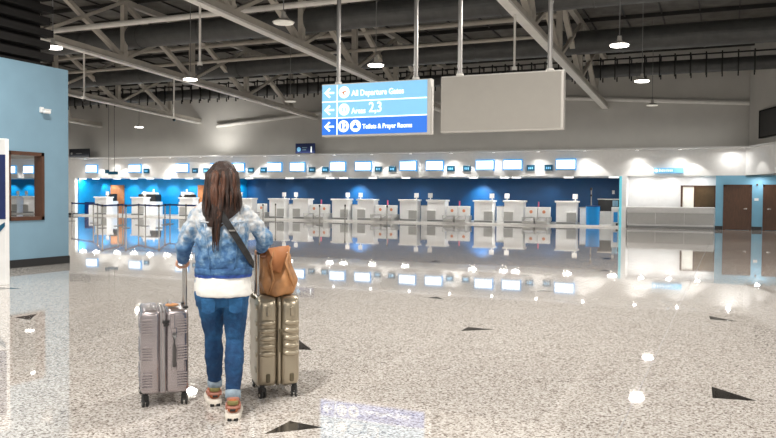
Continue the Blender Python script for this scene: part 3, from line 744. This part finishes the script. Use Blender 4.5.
# dark machines on the left desks
for i, (px, w_) in enumerate(((150, 1.6), (188, 1.0), (112, .5))):
    q = onY(px, 205, D+2.4)
    t = thing('baggage_scanner', ['wide dark baggage machine with pale lid in the left bay', 'dark baggage machine by the far left counters, partly behind the person', 'small black machine before the orange-brown door'][i], 'machine', (q.x, D+2.4, .085))
    B().box((0, 0, .45), (w_, .7, .9)).obj('body', 'white', t); B().box((0, -.02, 1.15), (w_*.95, .6, .5)).obj('dark_hood', 'black', t, .05)
    if i < 2: B().loft([(0, 0, 1.4, w_*.42, .3), (0, 0, 1.5, w_*.4, .28), (0, 0, 1.56, w_*.25, .2)], 20, 3).obj('pale_lid', 'white', t)
q = onY(77, 215, D+1)
tag(B().box((-40.68, D+1.0, .5), (.4, .5, .83)).obj('navy_panel', 'navy'), 'navy blue low panel at the left end of the counters', 'panel')
q = onY(86, 215, D+1)
tag(B().box((-40.12, D+.9, .4), (.6, .5, .63)).obj('low_white_cabinet', 'white', None, .01), 'low white cabinet left of the leftmost counter', 'cabinet')

# near totem at the left border
q = onZ(7, 287)
t = thing('info_totem', 'white standing totem with a navy panel at the left edge', 'totem', (q.x-.485, q.y+.1, 0), YAW)
B().box((0, 0, 1.14), (.56, .12, 2.28)).obj('frame', 'white', t, .01)
B().box((.0, -.065, 1.53), (.555, .02, 1.0)).obj('navy_panel', 'navy', t)
B().prism([(-.27, .84), (.05, .84), (.27, .98), (.27, .92), (.1, .72), (-.27, .72)], -.078, -.07).obj('teal_wave', 'numsign', t)

# ---------------------------------------------------------------- person
PR = V((-3.03, 4.2, 0)); PA_ = math.atan2(.585, .811)
per = thing('person', 'person with long brown hair in a denim jacket walking away with two suitcases', 'person', PR, PA_)
# joints
SHL, SHR = (-.150, .0, 1.318), (.150, .0, 1.318)
ELL, ELR = (-.243, .06, 1.09), (.280, .05, 1.13)
WRL, WRR = (-.258, .225, .992), (.268, .30, 1.06)
HDC = V((.005, .03, 1.525))
b = B()
b.loft([(0, 0, .80, .15, .10), (0, 0, .90, .165, .115), (0, 0, 1.0, .13, .095), (0, 0, 1.1, .125, .09), (0, 0, 1.22, .140, .095), (0, 0, 1.30, .135, .075), (0, 0, 1.35, .07, .05)])
b.cap((0, .0, 1.34), (0.003, .02, 1.45), .055, .05)
b.ell(HDC, (.073, .092, .105), 24); b.ell(HDC+V((0, .035, -.055)), (.052, .06, .055), 20)       # skull, jaw
b.cap(HDC+V((0, .10, .0)), HDC+V((0, .122, -.03)), .009, .014)                                    # nose
b.ell(HDC+V((0, .096, -.062)), (.024, .012, .010), 12)                                            # mouth
for s in (-1, 1): b.ell(HDC+V((s*.074, 0, -.005)), (.010, .02, .032), 12)
for SH, EL, WR in ((SHL, ELL, WRL), (SHR, ELR, WRR)):
    b.chain([SH, EL, WR], [.038, .034, .026])
HPL, HPR = (-.085, .01, .86), (.085, 0, .86)
KNL, KNR = (-.056, .12, .475), (.082, -.02, .475)
ANL, ANR = (-.046, .215, .10), (.068, -.155, .10)
b.chain([HPL, KNL, ANL], [.080, .044, .032]); b.chain([HPR, KNR, ANR], [.080, .044, .032])
b.cap(ANL, (-.046, .36, .05), .034, .028); b.cap(ANR, (.068, .0, .05), .034, .028)
# hands closed over the pull handles (bars run along +y); palm on top, four fingers curl over the outer side, thumb on the inner side
def hand(hc, wr, out):
    hx, hy, hz = hc
    b.cap(wr, (hx, hy-.045, hz+.022), .026, .024)
    b.loft([(hx, hy, hz+.010, .034, .042), (hx, hy, hz+.022, .038, .046), (hx, hy, hz+.036, .030, .040)], 16, 2.6)
    for k, (ln, rr) in enumerate(((.9, .0085), (1.04, .009), (1.0, .0088), (.82, .0078))):
        y = hy+.036-.0225*k
        pts = [(hx+out*.020, y, hz+.024), (hx+out*.040, y, hz+.016), (hx+out*(.044), y, hz-.012*ln), (hx+out*.022, y, hz-.030*ln), (hx+out*.004, y, hz-.028*ln)]
        b.chain(pts, [rr+.001, rr, rr, rr*.93, rr*.85])
    b.chain([(hx-out*.020, hy-.030, hz+.022), (hx-out*.038, hy-.012, hz+.006), (hx-out*.030, hy+.006, hz-.016), (hx-out*.012, hy+.012, hz-.028)], [.014, .011, .010, .009])
HL, HR = V((-.262, .300, .955)), V((.270, .385, 1.02))
hand(HL, WRL, -1); hand(HR, WRR, 1)
body = organic(b.obj('body', 'skin', per), .006, 3)
for s in (-1, 1):
    e = B().ell(HDC+V((s*.030, .083, .012)), (.012, .008, .008), 12).obj('eye', 'eye', per, smooth=True)
B().ell(HDC+V((0, .106, -.062)), (.022, .006, .007), 12).obj('mouth', 'lips', per, smooth=True)

# jacket
def jwave(t, z): return 1+.018*sin(5*t+z*22)+.012*sin(9*t-z*31)
b = B()
b.loft([(.006, 0, .925, .173, .132), (.006, 0, .96, .180, .140), (.004, -.003, 1.02, .172, .138), (0, -.006, 1.10, .164, .134), (0, -.008, 1.19, .170, .136), (0, -.004, 1.26, .172, .125), (0, 0, 1.312, .155, .105), (0, .0, 1.358, .105, .085), (0, 0.005, 1.40, .075, .066)], 40, 2.3, f=jwave)
for SH, EL, WR, s in ((SHL, ELL, WRL, -1), (SHR, ELR, WRR, 1)):
    S_, E_, W_ = V(SH), V(EL), V(WR)
    b.chain([S_-V((s*.02, 0, .005)), S_.lerp(E_, .5)+V((s*.004, 0, 0)), E_, E_.lerp(W_, .4), W_+(W_-E_)*-.06], [.060, .055, .052, .049, .037])
jk = organic(b.obj('jacket', 'jacket', per), .008, 4, .030, .05)
def seg_tube(name, pts, r, m, par, sm=True): return B().tube(pts, r, 6).obj(name, m, par, smooth=sm)
b = B(); b.loft([(.006, 0, .905, .176, .134), (.006, 0, .912, .183, .142), (.006, 0, .948, .185, .144), (.006, 0, .955, .177, .137)], 40, 2.3, f=lambda t, z: jwave(t, .93)); b.obj('hem_band', 'jacket', jk, smooth=True)
b = B(); b.loft([(.006, 0, .893, .178, .140), (.006, 0, .912, .186, .146)], 40, 2.3, f=lambda t, z: jwave(t, .93)*(1+.012*sin(17*t))); b.obj('frayed_hem', 'hemblue', jk)
b = B(); b.loft([(0, .005, 1.375, .095, .085), (0, .0, 1.40, .092, .082), (0, .005, 1.43, .080, .075), (0, .01, 1.43, .066, .062), (0, .005, 1.38, .07, .064)], 28); b.obj('collar', 'jacket', jk, smooth=True)
# back seams: yoke and two panel seams
def backpt(x, z): return (x, -.006-.137*(max(0, 1-(abs(x)/.172)**2.3))**(1/2.3)-.004, z)
seg_tube('yoke_seam', [backpt(x*.01, 1.245+.012*abs(x)/17) for x in range(-14, 15, 2)], .004, 'jacket', jk)
for s in (-1, 1):
    seg_tube('panel_seam', [backpt(s*(.11-.035*k/8), 1.24-.285*k/8) for k in range(9)], .0035, 'jacket', jk)
for SHx, W_, E_, s in ((0, V(WRL), V(ELL), -1), (0, V(WRR), V(ELR), 1)):
    d = (W_-E_).normalized(); B().cap(W_-d*.055, W_-d*.012, .045, .043).obj('cuff_band', 'jacket', jk, smooth=True)
# shirt
b = B()
b.loft([(.010, -.006, .770, .182, .150), (.009, -.006, .785, .184, .152), (.006, -.004, .82, .182, .152), (0, 0, .90, .172, .132), (0, 0, .97, .155, .112)], 44, 2.4, f=lambda t, z: 1+.016*sin(7*t+z*15)+.01*sin(13*t))
organic(b.obj('shirt', 'shirt', per), .008, 3, .010, .06)
# jeans
b = B()
b.loft([(0, .0, .70, .165, .105), (0, -.006, .78, .180, .128), (0, -.004, .86, .172, .122), (0, 0, .93, .155, .11)], 36, 2.3)
b.ell((-.08, -.045, .765), (.085, .085, .10)); b.ell((.08, -.045, .765), (.085, .085, .10))
def leg(H, K, A, top):
    H, K, A = V(H), V(K), V(A)
    mid = H.lerp(K, .45); calf = K.lerp(A, .32)+V((0, -.018, 0)); end = K.lerp(A, .80)
    b.chain([H+V((0, 0, -.04)), mid, K+V((0, 0, .03)), K, calf, end], [.096, .084, .064, .058, .062, .047])
leg(HPL, KNL, ANL, 0); leg(HPR, KNR, ANR, 0)
jn = organic(b.obj('jeans', 'jeans', per), .008, 4, .013, .045)
for s, x in ((-1, -.085), (1, .085)):
    B().prism([(x-.045, .765), (x+.045, .765), (x+.042, .68), (x, .66), (x-.042, .68)], -.136, -.115).obj('back_pocket', 'jeans', jn, .004)
for K, A in ((KNL, ANL), (KNR, ANR)):
    K, A = V(K), V(A); d = (A-K).normalized(); e1, e2 = K.lerp(A, .80), K.lerp(A, .93)
    B().tube([e1, e1+d*.004, e2-d*.004, e2], [.045, .050, .049, .045], 20).obj('cuff', 'cuff', jn, smooth=True)
# trainers (heel at origin, toe along +y)
def shoe(loc, rz, pitch, tilt=0):
    t = bpy.data.objects.new('shoe', None)
    b = B()
    prof = [(0.0, .030), (.03, .036), (.09, .038), (.16, .044), (.21, .042), (.25, .028), (.265, .010)]
    rings = []
    for yy, wv in prof:
        hgt = .115 if yy < .03 else (.118 if yy < .1 else (.09 if yy < .15 else .065 if yy < .2 else .05))
        pts = [(-wv, .03), (-wv*.95, .03+(hgt-.03)*.6), (-wv*.5, hgt), (wv*.5, hgt), (wv*.95, .03+(hgt-.03)*.6), (wv, .03)]
        rings.append([b.bm.verts.new((x, yy, z)) for x, z in pts])
    b._skin(rings)
    o = b.obj('shoe', 'shoeor', per, smooth=True); sb = o.modifiers.new('sub', 'SUBSURF'); sb.levels = 2; sb.render_levels = 2
    o.location = loc; o.rotation_euler = (pitch, 0, rz); o.scale = (1.16, 1.05, 1.22)
    b = B(); rings = []
    for yy, wv in [(-.022, .018), (-.012, .033), (.02, .043), (.05, .046), (.10, .046), (.17, .051), (.22, .048), (.26, .034), (.278, .012)]:
        zt = .036 if yy < .05 else .032; zb = .012 if yy < -.015 else (.0 if yy < .2 else .004+.03*(yy-.2)/.08)
        rings.append([b.bm.verts.new((x, yy, z)) for x, z in ((-wv*.9, zb), (-wv, (zb+zt)/2), (-wv*.85, zt), (wv*.85, zt), (wv, (zb+zt)/2), (wv*.9, zb))])
    b._skin(rings); b.obj('sole', 'sole', o, .004, smooth=True)
    for sx in (-1, 1): B().box((sx*.017, -.016, .007), (.024, .016, .016)).obj('tread', 'rubber', o, .004)
    B().cyl((0, .010, .090), .030, .020, 20).obj('heel_tab', 'shoekh', o, .005)
    B().cyl((0, .010, .068), .033, .014, 20).obj('heel_stripe', 'shoepk', o, .005)
    B().box((0, -.019, .056), (.030, .010, .012)).obj('heel_pull', 'rubber', o, .003)
    for sx in (-1, 1): B().box((sx*.036, .05, .066), (.010, .075, .03)).obj('side_panel', 'shoepk', o, .005)
    B().cyl((0, .045, .104), .034, .03, 16).obj('ankle_collar', 'shoepk', o, .008)
    l = B()
    for k in range(4): l.tube([(-.026, .10+.02*k, .092-.006*k), (0, .10+.02*k, .103-.006*k), (.026, .10+.02*k, .092-.006*k)], .0035, 6)
    l.obj('laces', 'sole', o)
    return o
shoe((-.046, .165, .0), R(6), R(0)); shoe((.068, -.205, .0), R(-3), R(0))
# hair
def hf(t, z):
    return 1+.03*sin(9*t+z*9)+.018*sin(21*t+z*6)+.012*sin(37*t)
b = B()
hc = HDC
b.loft([(.008, .0, 1.648, .012, .015), (.006, -.002, 1.642, .040, .050), (.004, -.004, 1.622, .068, .080), (.002, -.006, 1.59, .086, .100), (0, -.008, 1.55, .097, .110), (0, -.012, 1.52, .104, .111), (0, -.016, 1.50, .112, .112), (0, -.028, 1.45, .118, .105), (0, -.040, 1.40, .125, .098), (0, -.05, 1.355, .128, .095), (-.01, -.07, 1.315, .115, .080), (-.03, -.088, 1.27, .080, .066), (-.045, -.115, 1.22, .045, .042)], 56, 2.1, f=hf)
hr = organic(b.obj('hair', 'hair', per), .007, 2, .008, .03)
rnd = random.Random(3)
# front opening: the face is left free by a forehead hairline, so the hair volume stays behind y = .06 of the head
def lock(pts, r, m): B().tube(pts, r, 7).obj('hair_lock', m, hr, smooth=True)
for i in range(46):
    a0 = R(-165+150*rnd.random()) ; x0 = .098*cos(a0); y0 = -.012+.105*sin(a0)
    xe = x0*1.18+rnd.uniform(-.012, .012)
    central = rnd.random() < .42
    if central: x0 = rnd.uniform(-.075, .03); xe = rnd.uniform(-.06, -.02); ze = rnd.uniform(1.06, 1.22); y0 = -.115
    else: ze = rnd.uniform(1.27, 1.36) if xe < .05 else rnd.uniform(1.30, 1.38)
    n = 9; pts = []; rr = []
    for k in range(n):
        f = k/(n-1); z = 1.625+(ze-1.625)*f
        bulge = min(1, f*4)**.6
        x = (x0*bulge)*(1-f)+xe*f*1 if central else x0*bulge*(1-f)+xe*f
        if central: y = -.004-.112*bulge if z > 1.45 else -.118-.045*min(1, (1.45-z)/.14)
        else: y = y0*bulge-.035*f-(.02 if z < 1.45 else 0)
        if z < 1.40 and not central: y = min(y, -.075)-.0
        pts.append((x+.004*sin(7*f+i), y, z)); rr.append(.0085*(.5+1.2*sin(pi*min(1, f+.12)))*(1-.7*max(0, f-.7)/.3)+.001)
    lock(pts, rr, 'hair2' if rnd.random() < .45 else 'hair')

# crossbody bag worn by the person
cb = thing('crossbody_bag', 'black crossbody bag strap running diagonally over the denim jacket', 'bag', PR, PA_)
sp_ = [(-.085, -.02, 1.405), (-.062, -.10, 1.385), (-.020, -.148, 1.325), (.045, -.162, 1.225), (.095, -.158, 1.145), (.140, -.142, 1.07), (.175, -.105, 1.01), (.203, -.02, .97), (.18, .09, .955), (.10, .155, .96), (.0, .160, 1.10), (-.06, .135, 1.26), (-.085, .07, 1.375), (-.085, -.02, 1.405)]
nr_ = [(0, 0, 1), (0, -1, .8), (0, -1, .3), (0, -1, 0), (.1, -1, 0), (.4, -1, 0), (.8, -1, 0), (1, 0, 0), (.6, 1, 0), (0, 1, 0), (0, 1, 0), (0, 1, .3), (0, .6, 1), (0, 0, 1)]
B().ribbon(sp_, nr_, .042, .006).obj('strap', 'strap', cb)
B().box((.02, .185, .93), (.2, .05, .14)).obj('pouch', 'strap', cb, .02)
B().box((.060, -.166, 1.20), (.042, .008, .010), rz=0).obj('buckle', 'poleal', cb)

# ---------------------------------------------------------------- suitcases
def P2W(x, y, z=0):   # person-frame point to world
    return PR + V((x*cos(PA_)-y*sin(PA_), x*sin(PA_)+y*cos(PA_), z))
def wheel(t, x, y, rz):
    wh = B().box((0, 0, .062), (.036, .05, .03)).cyl((0, 0, .085), .018, .03, 12).obj('wheel_fork', 'rubber', t, .004, loc=(x, y, 0)); wh.rotation_euler = (0, 0, rz)
    B().cyl((-.014, 0, .027), .026, .014, 18, 'X').cyl((.014, 0, .027), .026, .014, 18, 'X').obj('wheel', 'rubber', wh, .003)
    B().cyl((0, 0, .027), .011, .046, 12, 'X').obj('hub', 'chrome', wh)
def shell(t, x0, x1, ya, yb, z0, z1, m, bv, extra=None):
    b = B().box2((x0, ya, z0), (x1, yb, z1))
    o = b.obj('shell', m, t, bv, seg=5)
    for p_ in o.data.polygons: p_.use_smooth = True
    return o
# silver case: x is thickness, y is width, seam in the middle
q = P2W(-.397, .415)
S = thing('suitcase', 'silver pink hard-shell suitcase with ridged sides, left of the person', 'suitcase', q, PA_+R(7))
z0, z1 = .085, .650
s1 = shell(S, -.160, -.030, -.23, .23, z0, z1, 'silver', .038); s2 = shell(S, .0, .152, -.23, .23, z0, z1, 'silver', .038)
for sh, xc, wd in ((s1, -.118, .066), (s2, .108, .066)):
    for zc in (.185, .365, .545):
        rb = B()
        for k in range(6):
            z = zc-.045+k*.018; rb.box((xc, -.232, z), (wd, .020, .0095)); rb.box((xc, .232, z), (wd, .020, .0095))
        rb.obj('ribbing', 'silver', sh, .002)
rb = B()
for yc in (-.14, 0, .14):
    for zc in (.185, .365, .545):
        for k in range(6): rb.box((-.161, yc, zc-.045+k*.018), (.010, .09, .008))
rb.obj('ribbing', 'silver', s1, .002)
b = B()
for xx in (-.028, -.008): b.box2((xx-.004, -.229, z0+.02), (xx+.004, .229, z1-.0))
b.obj('zip_ribs', 'silverdk', S, .003)
B().box2((-.037, -.224, z0+.006), (.004, .224, z1-.006)).obj('zip_tape', 'silver', S, .01)
hd = B().tube([(.055, -.232, .50), (.055, -.265, .485), (.055, -.268, .40), (.055, -.265, .29), (.055, -.232, .275)], .0135, 10).obj('side_handle', 'darkgrip', S, smooth=True)
B().box((.055, -.236, .50), (.034, .02, .07)).obj('handle_mount', 'silver', hd, .006); B().box((.055, -.236, .275), (.034, .02, .06)).obj('handle_mount', 'silver', hd, .006)
B().box((.045, -.238, .58), (.030, .02, .10)).obj('lock', 'silver', S, .005); B().box((.0, -.24, .575), (.04, .012, .02)).box((.0, -.24, .552), (.03, .012, .014)).obj('zip_pullers', 'rubber', S, .003)
B().tube([(.04, -.10, .648), (.04, -.09, .672), (.04, .09, .672), (.04, .10, .648)], .011, 10).obj('top_handle', 'silverdk', S, smooth=True)
rb = B()
for k in range(6): rb.box((-.145+k*.018, -.0, z1+.001), (.008, .30, .008))
rb.obj('top_ridges', 'silver', s1, .002)
for (x, y, r_) in ((-.130, -.185, .3), (.125, -.185, -.2), (-.135, .185, .4), (.125, .185, .1)): wheel(S, x, y, r_)
hz_ = .955
for y_ in (-.10, .09): B().cyl((.140, y_, (z1+hz_)/2-.02), .0095, hz_-z1+.06, 12).obj('pull_rod', 'chrome', S)
B().box((.140, -.005, hz_-.0), (.024, .215, .022)).obj('pull_grip', 'rubber', S, .008)
for y_ in (-.10, .09): B().box((.140, y_, z1+.002), (.034, .04, .014)).obj('rod_socket', 'rubber', S, .004)
tg = tag(B().ell((0, 0, 0), (.045, .05, .012), 14).obj('leather_tag', 'amber'), 'small tan leather tag lying on top of the silver suitcase', 'tag'); tg.location = q+V((.085, -.02, z1+.016)); 
# gold case
q2 = P2W(.374, .485)
G = thing('suitcase', 'gold champagne hard-shell suitcase with thick ridges, under the tan bag', 'suitcase', q2, PA_+R(5))
z0, z1 = .085, .715
def gshell(x0, x1):
    b = B(); n = 30
    cx, hw = (x0+x1)/2, (x1-x0)/2
    rings = []
    for j in range(n+1):
        f = j/n; z = z0+(z1-z0)*f
        e = min(1, sqrt(max(0, 1-max(0, 1-f*9)**2)), sqrt(max(0, 1-max(0, 1-(1-f)*6.5)**2)))
        e = .80+.20*e
        rings.append((cx, 0, z, hw*(.86+.14*(e-.8)/.2), .225*e))
    b.loft(rings, 40, 4.2)
    return b
g1 = gshell(-.162, -.002).obj('shell', 'gold', G, smooth=True); g2 = gshell(.002, .154).obj('shell', 'gold', G, smooth=True)
for sh, xc in ((g1, -.084), (g2, .082)):
    for s in (-1, 1):
        for k in range(5): B().ell((xc, s*.222, .32+k*.054), (.058, .021, .0235), 16).obj('thick_ridge', 'gold', sh, smooth=True)
    B().box((xc+.005, -.228, .615), (.026, .02, .07)).obj('raised_boss', 'gold', sh, .008)
    B().box((xc+.005, -.226, .150), (.030, .02, .06)).obj('corner_guard', 'golddk', sh, .008)
rb = B()
for k in range(5):
    for yc in (-.12, .12): rb.ell((-.153, yc, .20+k*.11), (.012, .07, .03), 14)
rb.obj('side_boss', 'gold', g1, smooth=True)
zt_ = gshell(-.016, .016).obj('zip_tape', 'gold', G, smooth=True); zt_.scale = (1, .99, .998)
for xx in (-.014, .014): pass
B().box((.004, -.232, .40), (.012, .012, .14)).box((.004, -.236, .48), (.02, .014, .03)).obj('zip_pullers', 'golddk', G, .004)
B().box((-.155, -.225, .20), (.004, .004, .2)).obj('edge_line', 'gold', G)
B().tube([(-.157, .12, .70), (-.175, .10, .71), (-.175, -.10, .71), (-.157, -.12, .70)], .009, 8).obj('carry_handle', 'golddk', G, smooth=True)
for (x, y, r_) in ((-.115, -.18, .5), (.112, -.18, -.4), (-.115, .18, .2), (.112, .18, .1)): wheel(G, x, y, r_)
gz = 1.02
for y_ in (-.125, .04): B().cyl((-.135, y_, (z1+gz)/2-.04), .011, gz-z1+.08, 12).obj('pull_rod', 'chrome', G)
B().box((-.135, -.045, gz), (.026, .20, .024)).obj('pull_grip', 'rubber', G, .008)

# ---------------------------------------------------------------- tan bag on the gold case
qb = P2W(.370, .44, .712)
T = thing('tote_bag', 'slouchy tan leather bag standing on top of the gold suitcase', 'bag', qb, PA_+R(4))
def crumple(t, z): return 1+.035*sin(3*t+z*18)+.03*sin(7*t-z*13)+.02*sin(11*t+z*41)
b = B()
ro = [(0.01, 0, .004, .105, .13), (.012, 0, .02, .122, .145), (.015, 0, .08, .130, .145), (.012, 0, .15, .122, .13), (.005, 0, .22, .120, .11), (-.004, 0, .28, .114, .095), (-.010, 0, .315, .116, .084)]
ri = [(cx, cy, z, rx_*.9, ry_*.86) for cx, cy, z, rx_, ry_ in ro[::-1]][:5]
def skew(ob):
    for v_ in ob.data.vertices:
        f = max(0, v_.co.z/.32); v_.co.z += f*(.014*v_.co.x/.1)-f*.01
        if v_.co.x > 0: v_.co.x -= .0*f
b.loft(ro, 48, 3.2, cap=True, f=crumple)
bagm = b.obj('bag_body', 'bag', T, smooth=True); skew(bagm)
t_ = bpy.data.textures.new('crease', 'VORONOI'); t_.noise_scale = .13
d_ = bagm.modifiers.new('sub', 'SUBSURF'); d_.levels = 2; d_.render_levels = 2
d_ = bagm.modifiers.new('crease', 'DISPLACE'); d_.texture = t_; d_.strength = .035; d_.mid_level = .4; d_.texture_coords = 'LOCAL'
b = B(); b.loft([(-.010, 0, .300, .110, .080), (-.012, 0, .345, .112, .072), (-.012, 0, .348, .09, .05), (-.01, 0, .31, .09, .05)], 40, 3, cap=True, f=crumple); o = b.obj('lining', 'bagin', T, smooth=True); skew(o)
b = B()
b.bm.faces.new([b.bm.verts.new(p_) for p_ in ((-.085, -.115, .33), (.085, -.100, .36), (.02, -.150, .17), (-.06, -.148, .20))])
f_ = b.obj('front_flap', 'bagin', T, smooth=True); s_ = f_.modifiers.new('th', 'SOLIDIFY'); s_.thickness = .006
B().tube([(.095, -.095, .35), (.06, -.135, .24), (.09, -.150, .14), (.12, -.15, .05)], [.004, .010, .012, .004], 8).obj('fold', 'bag', T, smooth=True)
B().tube([(-.02, -.115, .33), (-.05, -.145, .24), (-.03, -.152, .12), (-.06, -.15, .03)], [.004, .009, .011, .004], 8).obj('fold', 'bag', T, smooth=True)
